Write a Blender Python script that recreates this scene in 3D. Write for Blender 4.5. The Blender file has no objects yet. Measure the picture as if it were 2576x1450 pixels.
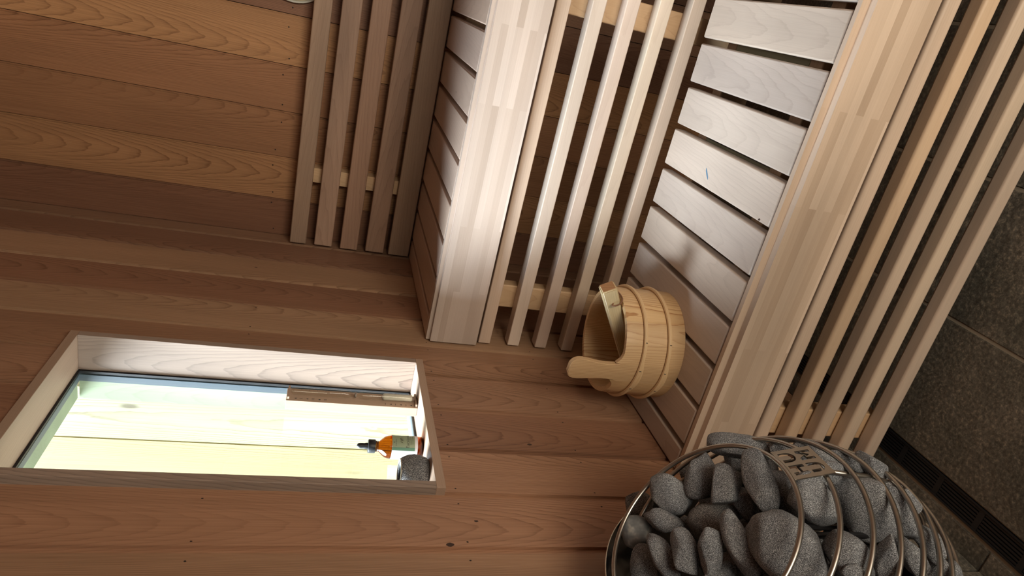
import bpy, bmesh, math, random
from mathutils import Vector, Matrix
random.seed(7)
SC = bpy.context.scene
COL = SC.collection

# ------------------------------------------------------------ camera
cam_data = bpy.data.cameras.new('camera')
cam_data.sensor_fit = 'HORIZONTAL'; cam_data.sensor_width = 36.0
cam_data.lens = 1692.21 / 2576 * 36.0
cam_data.clip_start = 0.02
cam = bpy.data.objects.new('camera', cam_data); COL.objects.link(cam)
rx = Vector((0.219826, -0.212786, -0.952050)); dn = Vector((-0.898964, -0.423200, -0.112983)); fw = Vector((-0.378867, 0.880695, -0.284317))
cam.matrix_world = Matrix(((rx.x, -dn.x, -fw.x, 0.8376), (rx.y, -dn.y, -fw.y, -2.1605), (rx.z, -dn.z, -fw.z, 1.3582), (0, 0, 0, 1)))
SC.camera = cam

# ------------------------------------------------------------ light and exposure
SC.view_settings.view_transform = 'Standard'
SC.view_settings.look = 'None'
SC.view_settings.gamma = 1.0
SC.view_settings.use_curve_mapping = False
SC.view_settings.exposure = 0.0
world = bpy.data.worlds.new('sky'); SC.world = world; world.use_nodes = True
bg = world.node_tree.nodes['Background']
bg.inputs['Color'].default_value = (0.86, 0.93, 1.0, 1); bg.inputs['Strength'].default_value = 1.0

def area(name, loc, direction, sx, sy, power=0, color=(1, 1, 1), portal=False):
    d = bpy.data.lights.new(name, 'AREA'); d.shape = 'RECTANGLE'; d.size = sx; d.size_y = sy
    d.energy = power; d.color = color
    if portal: d.cycles.is_portal = True
    o = bpy.data.objects.new(name, d); COL.objects.link(o); o.location = loc
    o.rotation_euler = Vector(direction).to_track_quat('-Z', 'Y').to_euler()
    return o
# daylight portals: the window and an unseen glass door behind the viewer
area('window_portal', (-0.15, -0.972, 1.457), (1, 0, 0), 0.46, 0.76, portal=True)
area('door_portal', (1.7, -2.76, .9), (0, 1, 0), .9, 1.8, portal=True)
# added unseen warm lamp, standing in for light from behind the viewer
area('unseen_fill_light', (1.75, -2.94, .62), (-.10, 1, 0), 0.85, 1.1, power=42, color=(1.0, .85, .72))
sun_d = bpy.data.lights.new('sun', 'SUN'); sun_d.energy = 38.0; sun_d.angle = math.radians(44); sun_d.color = (0.76, 0.85, 1.0)
sun = bpy.data.objects.new('sun', sun_d); COL.objects.link(sun)
sun.rotation_euler = Vector((0.69, 0.22, -0.60)).to_track_quat('-Z', 'Y').to_euler()

# ------------------------------------------------------------ helpers
def link(name, me, mat=None, parent=None, loc=(0, 0, 0), color=None):
    if mat and not me.materials: me.materials.append(mat)
    o = bpy.data.objects.new(name, me); COL.objects.link(o); o.location = loc
    if parent: o.parent = parent
    if color: o.color = (*color, 1)
    return o
def empty(name, loc=(0, 0, 0), label=None, cat=None, group=None, kind=None):
    o = bpy.data.objects.new(name, None); COL.objects.link(o); o.location = loc; o.empty_display_size = .05
    tag(o, label, cat, group, kind); return o
def tag(o, label=None, cat=None, group=None, kind=None):
    if label: o['label'] = label
    if cat: o['category'] = cat
    if group: o['group'] = group
    if kind: o['kind'] = kind
    return o
def mesh(bm, smooth=False, name='m'):
    me = bpy.data.meshes.new(name); bm.normal_update(); bm.to_mesh(me); bm.free()
    if smooth == 'bevel':      # wide flats stay flat, only the eased edges are smooth
        for p in me.polygons:
            n_ = p.normal; p.use_smooth = max(abs(n_.x), abs(n_.y), abs(n_.z)) < .9995
    elif smooth:
        for p in me.polygons: p.use_smooth = True
        me.set_sharp_from_angle(angle=math.radians(40))
    return me
def bbox(bm, lo, hi):
    vs = [bm.verts.new((x, y, z)) for x in (lo[0], hi[0]) for y in (lo[1], hi[1]) for z in (lo[2], hi[2])]
    for f in ((0, 1, 3, 2), (4, 6, 7, 5), (0, 4, 5, 1), (2, 3, 7, 6), (0, 2, 6, 4), (1, 5, 7, 3)): bm.faces.new([vs[i] for i in f])
    return vs
_cache = {}
def box_mesh(size, bev=0.0, seg=2):
    key = (tuple(round(s, 4) for s in size), bev, seg)
    if key in _cache: return _cache[key].copy() if False else _cache[key]
    bm = bmesh.new(); h = [s / 2 for s in size]
    bbox(bm, [-a for a in h], h)
    if bev: bmesh.ops.bevel(bm, geom=bm.edges[:], offset=bev, segments=seg, profile=0.5, affect='EDGES')
    me = mesh(bm, 'bevel' if bev > 0 else False); _cache[key] = me; return me
def board(name, lo, hi, mat, parent=None, bev=0.0, seg=2, color=None, off=(0, 0, 0)):
    size = [b - a for a, b in zip(lo, hi)]; c = [(a + b) / 2 - o for a, b, o in zip(lo, hi, off)]
    key = (tuple(round(s, 4) for s in size), bev, seg, mat.name)
    if key not in _cache:
        me = box_mesh(size, bev, seg).copy(); me.materials.clear(); me.materials.append(mat); _cache[key] = me
    return link(name, _cache[key], None, parent, c, color)
def tube_mesh(pts, r, n=10, closed=False):
    bm = bmesh.new(); N = len(pts); pts = [Vector(p) for p in pts]; rings = []; up = None
    for i, p in enumerate(pts):
        a = pts[(i - 1) % N] if (closed or i > 0) else p; b = pts[(i + 1) % N] if (closed or i < N - 1) else p
        t = (b - a).normalized()
        if up is None:
            up = t.orthogonal().normalized()
        up = (up - t * up.dot(t)).normalized(); s = t.cross(up)
        rr = r[i] if isinstance(r, (list, tuple)) else r
        rings.append([bm.verts.new(p + (up * math.cos(k * 2 * math.pi / n) + s * math.sin(k * 2 * math.pi / n)) * rr) for k in range(n)])
    M = N if closed else N - 1
    for i in range(M):
        A, B = rings[i], rings[(i + 1) % N]
        sh = 0
        if closed and i == N - 1:
            sh = min(range(n), key=lambda q: (A[0].co - B[q].co).length)
        for k in range(n): bm.faces.new((A[k], A[(k + 1) % n], B[(k + 1 + sh) % n], B[(k + sh) % n]))
    if not closed: bm.faces.new(rings[0][::-1]); bm.faces.new(rings[-1])
    return mesh(bm, True)
def lathe_mesh(prof, n=48, closed=False):
    bm = bmesh.new(); rings = []
    for r, z in prof:
        if r < 1e-5: rings.append([bm.verts.new((0, 0, z))])
        else: rings.append([bm.verts.new((r * math.cos(k * 2 * math.pi / n), r * math.sin(k * 2 * math.pi / n), z)) for k in range(n)])
    pairs = list(zip(rings, rings[1:])) + ([(rings[-1], rings[0])] if closed else [])
    for A, B in pairs:
        for k in range(n):
            a, b = A[k % len(A)], A[(k + 1) % len(A)]; c, d = B[(k + 1) % len(B)], B[k % len(B)]
            vs = []
            for v in (a, b, c, d):
                if v not in vs: vs.append(v)
            if len(vs) > 2: bm.faces.new(vs)
    bmesh.ops.recalc_face_normals(bm, faces=bm.faces[:])
    return mesh(bm, True)

# ------------------------------------------------------------ materials
def newmat(name):
    m = bpy.data.materials.new(name); m.use_nodes = True; nt = m.node_tree
    return m, nt, nt.nodes, nt.links, nt.nodes['Principled BSDF']
def plain(name, col, rough=.5, metal=0.0, **kw):
    m, nt, N, Lk, b = newmat(name)
    b.inputs['Base Color'].default_value = (*col, 1); b.inputs['Roughness'].default_value = rough; b.inputs['Metallic'].default_value = metal
    for k, v in kw.items(): b.inputs[k].default_value = v
    return m
def math_n(N, Lk, op, a, b=None):
    n = N.new('ShaderNodeMath'); n.operation = op
    for i, v in enumerate((a, b)):
        if v is None: continue
        if hasattr(v, 'links'): Lk.new(v, n.inputs[i])
        else: n.inputs[i].default_value = v
    return n.outputs[0]
def mixc(N, Lk, fac, a, b, mode='MIX'):
    n = N.new('ShaderNodeMix'); n.data_type = 'RGBA'; n.blend_type = mode
    for i, v in ((0, fac), (6, a), (7, b)):
        if hasattr(v, 'links'): Lk.new(v, n.inputs[i])
        elif i == 0: n.inputs[0].default_value = v
        else: n.inputs[i].default_value = (*v, 1)
    return n.outputs[2]
def ramp(N, Lk, fac, stops):
    n = N.new('ShaderNodeValToRGB'); Lk.new(fac, n.inputs[0]); e = n.color_ramp.elements
    while len(e) > 1: e.remove(e[0])
    e[0].position = stops[0][0]; e[0].color = (*stops[0][1], 1)
    for p, c in stops[1:]: x = e.new(p); x.color = (*c, 1)
    return n.outputs[0]
def wood(name, axis, base, dark, ring=.35, rings=9.0, rough=.55, fiber=.25, wid=7.0, long=0.55, lam=None, spots=.0, coat=0.0, bump=.15, blotch=.18, k1=7.0, k2=16.0, shift=.16, gate=.52):
    """wood with cathedral grain along the given local axis; tone multiplies with the object's colour"""
    m, nt, N, Lk, b = newmat(name)
    tc = N.new('ShaderNodeTexCoord'); oi = N.new('ShaderNodeObjectInfo')
    off = N.new('ShaderNodeVectorMath'); off.operation = 'SCALE'; off.inputs[0].default_value = (13.1, 7.7, 21.3); Lk.new(oi.outputs['Random'], off.inputs['Scale'])
    add = N.new('ShaderNodeVectorMath'); add.operation = 'ADD'; Lk.new(tc.outputs['Object'], add.inputs[0]); Lk.new(off.outputs[0], add.inputs[1])
    def mapped(sl, sw):
        mp = N.new('ShaderNodeMapping'); s = [sw] * 3; s['xyz'.index(axis)] = sl; mp.inputs['Scale'].default_value = s
        Lk.new(add.outputs[0], mp.inputs['Vector']); return mp.outputs[0]
    n1 = N.new('ShaderNodeTexNoise'); n1.inputs['Scale'].default_value = 1.0; n1.inputs['Detail'].default_value = 3.0; n1.inputs['Roughness'].default_value = .30
    Lk.new(mapped(long, wid), n1.inputs['Vector'])
    # growth rings cut by the board: arches v = k1*(across - shift)^2 + k2*along, disturbed by noise
    sp_ = N.new('ShaderNodeSeparateXYZ'); Lk.new(tc.outputs['Object'], sp_.inputs[0]); ai = 'xyz'.index(axis)
    oth = [sp_.outputs[i] for i in range(3) if i != ai]
    cr = math_n(N, Lk, 'ADD', oth[0], oth[1])
    r10 = math_n(N, Lk, 'FRACT', math_n(N, Lk, 'MULTIPLY', oi.outputs['Random'], 37.7))
    r20 = math_n(N, Lk, 'FRACT', math_n(N, Lk, 'MULTIPLY', oi.outputs['Random'], 91.3))
    sh_ = math_n(N, Lk, 'MULTIPLY', math_n(N, Lk, 'SUBTRACT', r10, .5), shift)
    cs = math_n(N, Lk, 'DIVIDE', math_n(N, Lk, 'ADD', cr, sh_), .07)
    par = math_n(N, Lk, 'MULTIPLY', math_n(N, Lk, 'MULTIPLY', cs, cs), k1)
    sg = math_n(N, Lk, 'MULTIPLY', math_n(N, Lk, 'SUBTRACT', math_n(N, Lk, 'GREATER_THAN', r20, .5), .5), 2 * k2)
    vv = math_n(N, Lk, 'ADD', par, math_n(N, Lk, 'MULTIPLY', sp_.outputs[ai], sg))
    vv = math_n(N, Lk, 'ADD', vv, math_n(N, Lk, 'MULTIPLY', n1.outputs[0], rings))
    nj = N.new('ShaderNodeTexNoise'); nj.inputs['Scale'].default_value = 1.0; nj.inputs['Detail'].default_value = 3; Lk.new(mapped(14, 60), nj.inputs['Vector'])
    vv = math_n(N, Lk, 'ADD', vv, math_n(N, Lk, 'MULTIPLY', nj.outputs[0], .9))
    fr_ = math_n(N, Lk, 'FRACT', vv)
    rr = ramp(N, Lk, fr_, [(0.0, (.05, .05, .05)), (.45, (.10, .10, .10)), (.80, (.45, .45, .45)), (.92, (1, 1, 1)), (.97, (.85, .85, .85)), (1.0, (.05, .05, .05))])
    # the ring contrast itself comes and goes
    nc = N.new('ShaderNodeTexNoise'); nc.inputs['Scale'].default_value = 1.0; nc.inputs['Detail'].default_value = 1; Lk.new(mapped(1.2, 5), nc.inputs['Vector'])
    rr = mixc(N, Lk, ramp(N, Lk, nc.outputs[0], [(.35, (.35, .35, .35)), (.62, (1, 1, 1))]), (.22, .22, .22), rr)
    n2 = N.new('ShaderNodeTexNoise'); n2.inputs['Scale'].default_value = 1.0; n2.inputs['Detail'].default_value = 4; Lk.new(mapped(6, 420), n2.inputs['Vector'])
    n3 = N.new('ShaderNodeTexNoise'); n3.inputs['Scale'].default_value = 1.0; n3.inputs['Detail'].default_value = 2; Lk.new(mapped(1.6, 9), n3.inputs['Vector'])
    fac = N.new('ShaderNodeMath'); fac.operation = 'MULTIPLY_ADD'; Lk.new(rr, fac.inputs[0]); fac.inputs[1].default_value = ring
    f2 = N.new('ShaderNodeMath'); f2.operation = 'MULTIPLY_ADD'; Lk.new(n2.outputs[0], f2.inputs[0]); f2.inputs[1].default_value = fiber * 2; f2.inputs[2].default_value = -fiber * .85
    Lk.new(f2.outputs[0], fac.inputs[2]); fac.use_clamp = True
    col = mixc(N, Lk, fac.outputs[0], base, dark)
    # slow blotches of tone
    bl = ramp(N, Lk, n3.outputs[0], [(.25, (1 - blotch * 1.6,) * 3), (.75, (1 + blotch * .5,) * 3)])
    col = mixc(N, Lk, 1.0, col, bl, 'MULTIPLY')
    if lam:   # laminated staves: (stave width, stave length, tone spread, plane axes)
        sep = N.new('ShaderNodeSeparateXYZ'); Lk.new(tc.outputs['Object'], sep.inputs[0])
        cb = N.new('ShaderNodeCombineXYZ')
        Lk.new(sep.outputs[lam[3][0]], cb.inputs[0]); Lk.new(sep.outputs[lam[3][1]], cb.inputs[1])
        mp = N.new('ShaderNodeMapping'); mp.inputs['Location'].default_value = (3.17, 5.0105, 0); Lk.new(cb.outputs[0], mp.inputs['Vector'])
        br = N.new('ShaderNodeTexBrick'); Lk.new(mp.outputs[0], br.inputs['Vector'])
        br.inputs['Scale'].default_value = 1.0; br.inputs['Brick Width'].default_value = lam[1]; br.inputs['Row Height'].default_value = lam[0]
        br.inputs['Mortar Size'].default_value = 0.0; br.offset = .37; br.offset_frequency = 2
        br.inputs['Color1'].default_value = (1 + lam[2] * .6,) * 3 + (1,); br.inputs['Color2'].default_value = (1 - lam[2], 1 - lam[2] * 1.25, 1 - lam[2] * 1.5, 1)
        col = mixc(N, Lk, 1.0, col, br.outputs['Color'], 'MULTIPLY')
    if spots:  # pin knots and resin flecks
        vo = N.new('ShaderNodeTexVoronoi'); vo.inputs['Scale'].default_value = 1.0; Lk.new(mapped(5, 16), vo.inputs['Vector'])
        sp = ramp(N, Lk, vo.outputs['Distance'], [(.0, (.35, .3, .28)), (spots, (.45, .4, .36)), (spots * 1.8, (1, 1, 1))])
        wn = N.new('ShaderNodeTexNoise'); wn.inputs['Scale'].default_value = 1.0; Lk.new(mapped(3, 6), wn.inputs['Vector'])
        gate = ramp(N, Lk, wn.outputs[0], [(gate, (0, 0, 0)), (gate + .04, (1, 1, 1))])
        col = mixc(N, Lk, gate, col, mixc(N, Lk, 1.0, col, sp, 'MULTIPLY'))
    col = mixc(N, Lk, 1.0, col, oi.outputs['Color'], 'MULTIPLY')
    Lk.new(col, b.inputs['Base Color'])
    b.inputs['Roughness'].default_value = rough
    b.inputs['Specular IOR Level'].default_value = .4
    if coat: b.inputs['Coat Weight'].default_value = coat; b.inputs['Coat Roughness'].default_value = .35
    bp = N.new('ShaderNodeBump'); bp.inputs['Strength'].default_value = bump; bp.inputs['Distance'].default_value = .0006
    Lk.new(fac.outputs[0], bp.inputs['Height']); Lk.new(bp.outputs[0], b.inputs['Normal'])
    return m

CEDAR = dict(base=(.415, .252, .160), dark=(.165, .083, .047), ring=.62, rings=4, rough=.5, spots=0.0, blotch=.13, long=.36, wid=6.5, fiber=.45)
M = {}
M['cedar_z'] = wood('cedar_vertical', 'z', **CEDAR)
M['cedar_x'] = wood('cedar_along_x', 'x', **CEDAR)
M['cedar_y'] = wood('cedar_along_y', 'y', **CEDAR)
PALE = dict(base=(.65, .525, .435), dark=(.44, .32, .24), ring=.20, rings=3, rough=.42, fiber=.22, k1=5, k2=5)
M['seat_y'] = wood('aspen_seat_board', 'y', base=(.58, .48, .41), dark=(.36, .28, .23), ring=.30, rings=4, rough=.34, fiber=.22, wid=12, long=4, k1=4, k2=10, shift=.12, spots=.035, blotch=.12)
M['bar_x'] = wood('aspen_bar', 'x', **PALE)
M['post_z'] = wood('aspen_post', 'z', base=(.62, .42, .25), dark=(.40, .23, .12), ring=.35, rings=9, rough=.5)
M['lam_x'] = wood('laminated_front_board', 'x', base=(.63, .52, .455), dark=(.46, .35, .29), ring=.10, rings=3, rough=.33, fiber=.25, lam=(.0165, .47, .19, (0, 2)))
M['back_x'] = wood('backrest_slat_wood', 'x', base=(.42, .285, .205), dark=(.21, .125, .085), ring=.32, rings=3, rough=.5, fiber=.35, k1=5, k2=8)
M['frame_x'] = wood('frame_timber', 'x', base=(.38, .25, .15), dark=(.2, .12, .07), ring=.3, rings=9)
M['treated_y'] = wood('treated_lumber', 'y', base=(.25, .24, .15), dark=(.13, .13, .08), ring=.4, rings=12)
M['liner_z'] = wood('window_liner_upright', 'z', base=(.36, .27, .215), dark=(.15, .11, .09), ring=.6, rings=5, wid=5, long=.6, rough=.5)
M['liner_y'] = wood('window_liner_level', 'y', base=(.42, .29, .21), dark=(.28, .18, .12), ring=.25, rings=4, rough=.5)
M['pine_z'] = wood('outside_pine_board', 'z', base=(.37, .35, .24), dark=(.15, .115, .06), ring=.85, rings=4, wid=6, long=.5, k1=9, k2=4, rough=.7, spots=.075, blotch=.1, gate=.40)
M['green_z'] = wood('outside_casing', 'z', base=(.30, .35, .23), dark=(.22, .25, .15), ring=.3, rings=8, rough=.7)
M['bucket'] = wood('spruce_stave', 'z', base=(.66, .46, .26), dark=(.36, .17, .065), ring=.9, rings=3, wid=12, long=1.2, k1=5, k2=7, shift=.10, rough=.45, fiber=.15, blotch=.1)
M['hoop'] = plain('willow_hoop', (.66, .46, .26), .45)
M['ladle'] = wood('ladle_wood', 'x', base=(.62, .50, .30), dark=(.33, .2, .1), ring=.4, rings=2, rough=.4, k1=9, k2=8)
M['cord'] = plain('leather_cord', (.20, .09, .045), .6)
M['steel'] = plain('brushed_steel', (.42, .40, .37), .34, 1.0)
M['plate'] = plain('satin_steel_plate', (.36, .33, .29), .42, 1.0)
M['black'] = plain('black_enamel', (.006, .006, .007), .12, 0.0)
M['rim'] = plain('bright_edge', (.55, .5, .42), .3, 1.0)
M['element'] = plain('heating_element', (.05, .05, .055), .35, .8)
M['vent'] = plain('cream_plastic', (.80, .66, .45), .45)
M['ventrim'] = plain('pale_plastic_rim', (.62, .62, .56), .4)
M['gasket'] = plain('black_gasket', (.008, .008, .010), .5)
M['alu'] = plain('slate_blue_aluminium', (.07, .09, .11), .4, .0)
M['dark'] = plain('dark_gap', (.02, .015, .012), .8)
M['nailhole'] = plain('nail_hole', (.015, .008, .005), .7)
M['knot'] = plain('dark_knot', (.045, .022, .014), .6)
M['smudge'] = plain('blue_paint', (.10, .20, .30), .6)
M['shell'] = plain('house_shell', (.32, .27, .22), .8)
M['ground'] = plain('pale_gravel', (.42, .41, .38), .9)
M['darkglass'] = plain('black_rubber', (.012, .013, .016), .45)

def granite(name, a, bcol, c, scale=900, rough=.8, bump=.35):
    m, nt, N, Lk, b = newmat(name)
    tc = N.new('ShaderNodeTexCoord'); oi = N.new('ShaderNodeObjectInfo')
    off = N.new('ShaderNodeVectorMath'); off.operation = 'SCALE'; off.inputs[0].default_value = (3.1, 7.7, 2.3); Lk.new(oi.outputs['Random'], off.inputs['Scale'])
    add = N.new('ShaderNodeVectorMath'); add.operation = 'ADD'; Lk.new(tc.outputs['Object'], add.inputs[0]); Lk.new(off.outputs[0], add.inputs[1])
    n1 = N.new('ShaderNodeTexNoise'); n1.inputs['Scale'].default_value = scale; n1.inputs['Detail'].default_value = 2.0; n1.inputs['Roughness'].default_value = .7; Lk.new(add.outputs[0], n1.inputs['Vector'])
    n2 = N.new('ShaderNodeTexNoise'); n2.inputs['Scale'].default_value = 28; n2.inputs['Detail'].default_value = 3; Lk.new(add.outputs[0], n2.inputs['Vector'])
    col = ramp(N, Lk, n1.outputs[0], [(.36, a), (.46, tuple(x * .55 + y * .45 for x, y in zip(a, bcol))), (.54, bcol), (.64, c)])
    bl = ramp(N, Lk, n2.outputs[0], [(.3, (.72, .72, .74)), (.7, (1.15, 1.13, 1.1))])
    col = mixc(N, Lk, 1.0, col, bl, 'MULTIPLY'); col = mixc(N, Lk, 1.0, col, oi.outputs['Color'], 'MULTIPLY')
    Lk.new(col, b.inputs['Base Color']); b.inputs['Roughness'].default_value = rough
    bp = N.new('ShaderNodeBump'); bp.inputs['Strength'].default_value = bump; bp.inputs['Distance'].default_value = .0006
    Lk.new(n1.outputs[0], bp.inputs['Height']); Lk.new(bp.outputs[0], b.inputs['Normal'])
    return m
M['granite'] = granite('speckled_granite', (.022, .023, .026), (.185, .195, .215), (.55, .57, .60), scale=1150)
M['smoothstone'] = granite('smooth_basalt', (.13, .135, .14), (.19, .195, .20), (.30, .29, .27), scale=60, bump=.1)
M['cupstone'] = granite('cup_granite', (.03, .03, .035), (.17, .17, .18), (.42, .42, .40), scale=620)

def tile_mat():
    m, nt, N, Lk, b = newmat('slate_tile')
    tc = N.new('ShaderNodeTexCoord'); oi = N.new('ShaderNodeObjectInfo')
    off = N.new('ShaderNodeVectorMath'); off.operation = 'SCALE'; off.inputs[0].default_value = (31, 17, 2.3); Lk.new(oi.outputs['Random'], off.inputs['Scale'])
    add = N.new('ShaderNodeVectorMath'); add.operation = 'ADD'; Lk.new(tc.outputs['Object'], add.inputs[0]); Lk.new(off.outputs[0], add.inputs[1])
    n1 = N.new('ShaderNodeTexNoise'); n1.inputs['Scale'].default_value = 6; n1.inputs['Detail'].default_value = 4; Lk.new(add.outputs[0], n1.inputs['Vector'])
    n2 = N.new('ShaderNodeTexNoise'); n2.inputs['Scale'].default_value = 130; n2.inputs['Detail'].default_value = 5; n2.inputs['Roughness'].default_value = .7; Lk.new(add.outputs[0], n2.inputs['Vector'])
    col = ramp(N, Lk, n1.outputs[0], [(.3, (.10, .098, .085)), (.5, (.14, .128, .108)), (.7, (.21, .185, .155))])
    sp = ramp(N, Lk, n2.outputs[0], [(.38, (.55, .55, .55)), (.55, (1, 1, 1)), (.66, (1.9, 1.8, 1.65))])
    col = mixc(N, Lk, 1.0, col, sp, 'MULTIPLY'); Lk.new(col, b.inputs['Base Color'])
    b.inputs['Roughness'].default_value = .42
    n3 = N.new('ShaderNodeTexNoise'); n3.inputs['Scale'].default_value = 45; n3.inputs['Detail'].default_value = 5; Lk.new(add.outputs[0], n3.inputs['Vector'])
    bp = N.new('ShaderNodeBump'); bp.inputs['Strength'].default_value = .8; bp.inputs['Distance'].default_value = .003
    Lk.new(n3.outputs[0], bp.inputs['Height']); Lk.new(bp.outputs[0], b.inputs['Normal'])
    return m
M['tile'] = tile_mat()
M['grout'] = plain('grout', (.34, .29, .23), .9)

def thin_glass(name, tint=(.96, 1, .97), refl=1.0):
    m, nt, N, Lk, b = newmat(name); N.remove(b); out = N['Material Output']
    lw = N.new('ShaderNodeLayerWeight'); lw.inputs[0].default_value = .5
    pw = math_n(N, Lk, 'POWER', lw.outputs['Facing'], 5.0)
    fr = N.new('ShaderNodeMath'); fr.operation = 'MULTIPLY_ADD'; Lk.new(pw, fr.inputs[0]); fr.inputs[1].default_value = .95; fr.inputs[2].default_value = .04 * refl
    tr = N.new('ShaderNodeBsdfTransparent'); tr.inputs[0].default_value = (*tint, 1)
    gl = N.new('ShaderNodeBsdfGlossy'); gl.inputs['Roughness'].default_value = 0.0
    mx = N.new('ShaderNodeMixShader'); Lk.new(fr.outputs[0], mx.inputs[0]); Lk.new(tr.outputs[0], mx.inputs[1]); Lk.new(gl.outputs[0], mx.inputs[2]); Lk.new(mx.outputs[0], out.inputs[0])
    return m
M['glass'] = thin_glass('window_glass', (.98, 1.0, .96))
M['tube'] = thin_glass('clear_tube_glass', (.93, .92, .88))
M['amber'] = thin_glass('amber_glass', (.62, .30, .06))
M['oil'] = thin_glass('amber_oil', (.95, .70, .30))
M['sand'] = plain('pale_sand', (.62, .60, .52), .9)
M['ink'] = plain('black_print', (.03, .03, .03), .6)
M['label_green'] = plain('sage_label', (.26, .31, .20), .6)
M['label_band'] = plain('green_label_band', (.10, .22, .14), .6)
M['label_white'] = plain('white_label', (.72, .75, .80), .6)
M['timer_wood'] = wood('timer_wood', 'z', base=(.50, .36, .26), dark=(.33, .22, .15), ring=.2, rings=6, rough=.5)
# ============================================================ ROOM SHELL
RX, RY, RZ = 2.3, -2.75, 2.5        # room extents: x 0..RX, y RY..0, z 0..RZ
OPEN = (-1.1995, -0.7445, 1.083, 1.8335)   # window opening in the left wall (y0, y1, z0, z1)

def clip(y0, y1, z0, z1, op):
    """pieces of a rectangle left outside the opening"""
    a0, a1, b0, b1 = op
    if y1 <= a0 or y0 >= a1 or z1 <= b0 or z0 >= b1: return [(y0, y1, z0, z1)]
    out = []
    if z0 < b0: out.append((y0, y1, z0, b0))
    if z1 > b1: out.append((y0, y1, b1, z1))
    if y0 < a0: out.append((y0, a0, max(z0, b0), min(z1, b1)))
    if y1 > a1: out.append((a1, y1, max(z0, b0), min(z1, b1)))
    return out

wall_left = bpy.data.objects.new('wall_left', None)
bm = bmesh.new()
for r in clip(RY - .14, .16, -.1, RZ + .1, (OPEN[0], OPEN[1], OPEN[2], OPEN[3])): bbox(bm, (-.10, r[0], r[2]), (-.019, r[1], r[3]))
wall_left = tag(link('wall_left', mesh(bm), M['shell']), kind='structure')
def spot_mesh(a, b_, seed, nrm='x'):
    bm = bmesh.new(); rnd = random.Random(seed); n = 10
    pts = [(math.cos(2 * math.pi * k / n) * b_ * rnd.uniform(.8, 1.15), math.sin(2 * math.pi * k / n) * a * rnd.uniform(.8, 1.15)) for k in range(n)]
    bm.faces.new([bm.verts.new((0, p, q) if nrm == 'x' else (p, q, 0)) for p, q in pts])
    return mesh(bm)
kj = [0, -.0800, -.2229, -.3665, -.5167, -.6585, -.7999, -.9395, -1.0801, -1.2129, -1.3456, -1.486, -1.626, -1.766, -1.906, -2.046, -2.186, -2.326, -2.466, -2.606, -2.75]
ktone = [(.78, .74, .72), (.70, .62, .60), (1.05, 1.05, 1.0), (.80, .68, .64), (1.08, 1.10, 1.05), (.86, .78, .72), (.92, .84, .80), (.78, .66, .62), (1.08, .98, .92), (1.10, .98, .92), (1.02, .98, .92), (.98, .9, .84)]
for i in range(len(kj) - 1):
    y1, y0 = kj[i], kj[i + 1]; c = ((y0 + y1) / 2)
    bm = bmesh.new()
    for r in clip(y0 + .0145, y1 - .0006, .0, RZ, OPEN): bbox(bm, (-.018, r[0] - c, r[2] - 1), (0, r[1] - c, r[3] - 1))
    for r in clip(y0 + .0014, y0 + .0145, .0, RZ, OPEN): bbox(bm, (-.018, r[0] - c, r[2] - 1), (-.0065, r[1] - c, r[3] - 1))
    pl = link('plank', mesh(bm), M['cedar_z'], wall_left, (0, c, 1), ktone[i % len(ktone)])
    if 4 <= i <= 10:
        for zn in (.775, 1.058, 1.488):
            for yn in (y0 + .0235, y1 - .016):
                if OPEN[0] - .01 < yn < OPEN[1] + .01 and zn > 1.07: continue
                link('nail', spot_mesh(.0021, .0015, zn * 7 + yn), M['nailhole'], pl, (.0003, yn - c + random.uniform(-.001, .001), zn - 1 + random.uniform(-.002, .002)))
    for (yk, zk, rk) in ((-1.0437, .8759, .0042), (-1.2719, 1.0328, .0030), (-1.327, 1.0871, .0055), (-.2834, 1.5151, .0034)):
        if y0 < yk < y1: link('knot', spot_mesh(rk * 1.3, rk * .8, yk * 31), M['knot'], pl, (.0002, yk - c, zk - 1))
bm = bmesh.new(); bbox(bm, (-.10, .019, -.1), (RX + .14, .10, RZ + .1))
wall_back = tag(link('wall_back', mesh(bm), M['shell']), kind='structure')
jj = [0, .1213, .2578, .3978, .5336, .6748, .8150, .955, 1.095, 1.235, 1.375, 1.515, 1.655, 1.795, 1.935, 2.075, 2.3]
jtone = [(.58, .46, .42), (1.06, .92, .70), (.90, .74, .58), (1.06, .86, .68), (1.42, 1.24, .92), (.82, .68, .64), (.9, .8, .75)]
for i in range(len(jj) - 1):
    x0, x1 = jj[i], jj[i + 1]; c = (x0 + x1) / 2
    bm = bmesh.new()
    bbox(bm, (x0 + .0006 - c, 0, -1), (x1 - .0060 - c, .018, RZ - 1)); bbox(bm, (x1 - .0060 - c, .0045, -1), (x1 - .0014 - c, .018, RZ - 1))
    pl = link('plank', mesh(bm), M['cedar_z'], wall_back, (c, 0, 1), jtone[i % len(jtone)])
    if i < 7:
        for dx in (.018, .105):
            nb = bmesh.new(); bmesh.ops.create_circle(nb, cap_ends=True, radius=.0022, segments=8, matrix=Matrix.Rotation(math.pi / 2, 4, 'X'))
            for v in nb.verts: v.co.y = -.0003
            ob = link('nail', mesh(nb), M['nailhole'], pl, (x0 + dx - c, 0, 1.505 - 1 + random.uniform(-.01, .01)))
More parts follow.
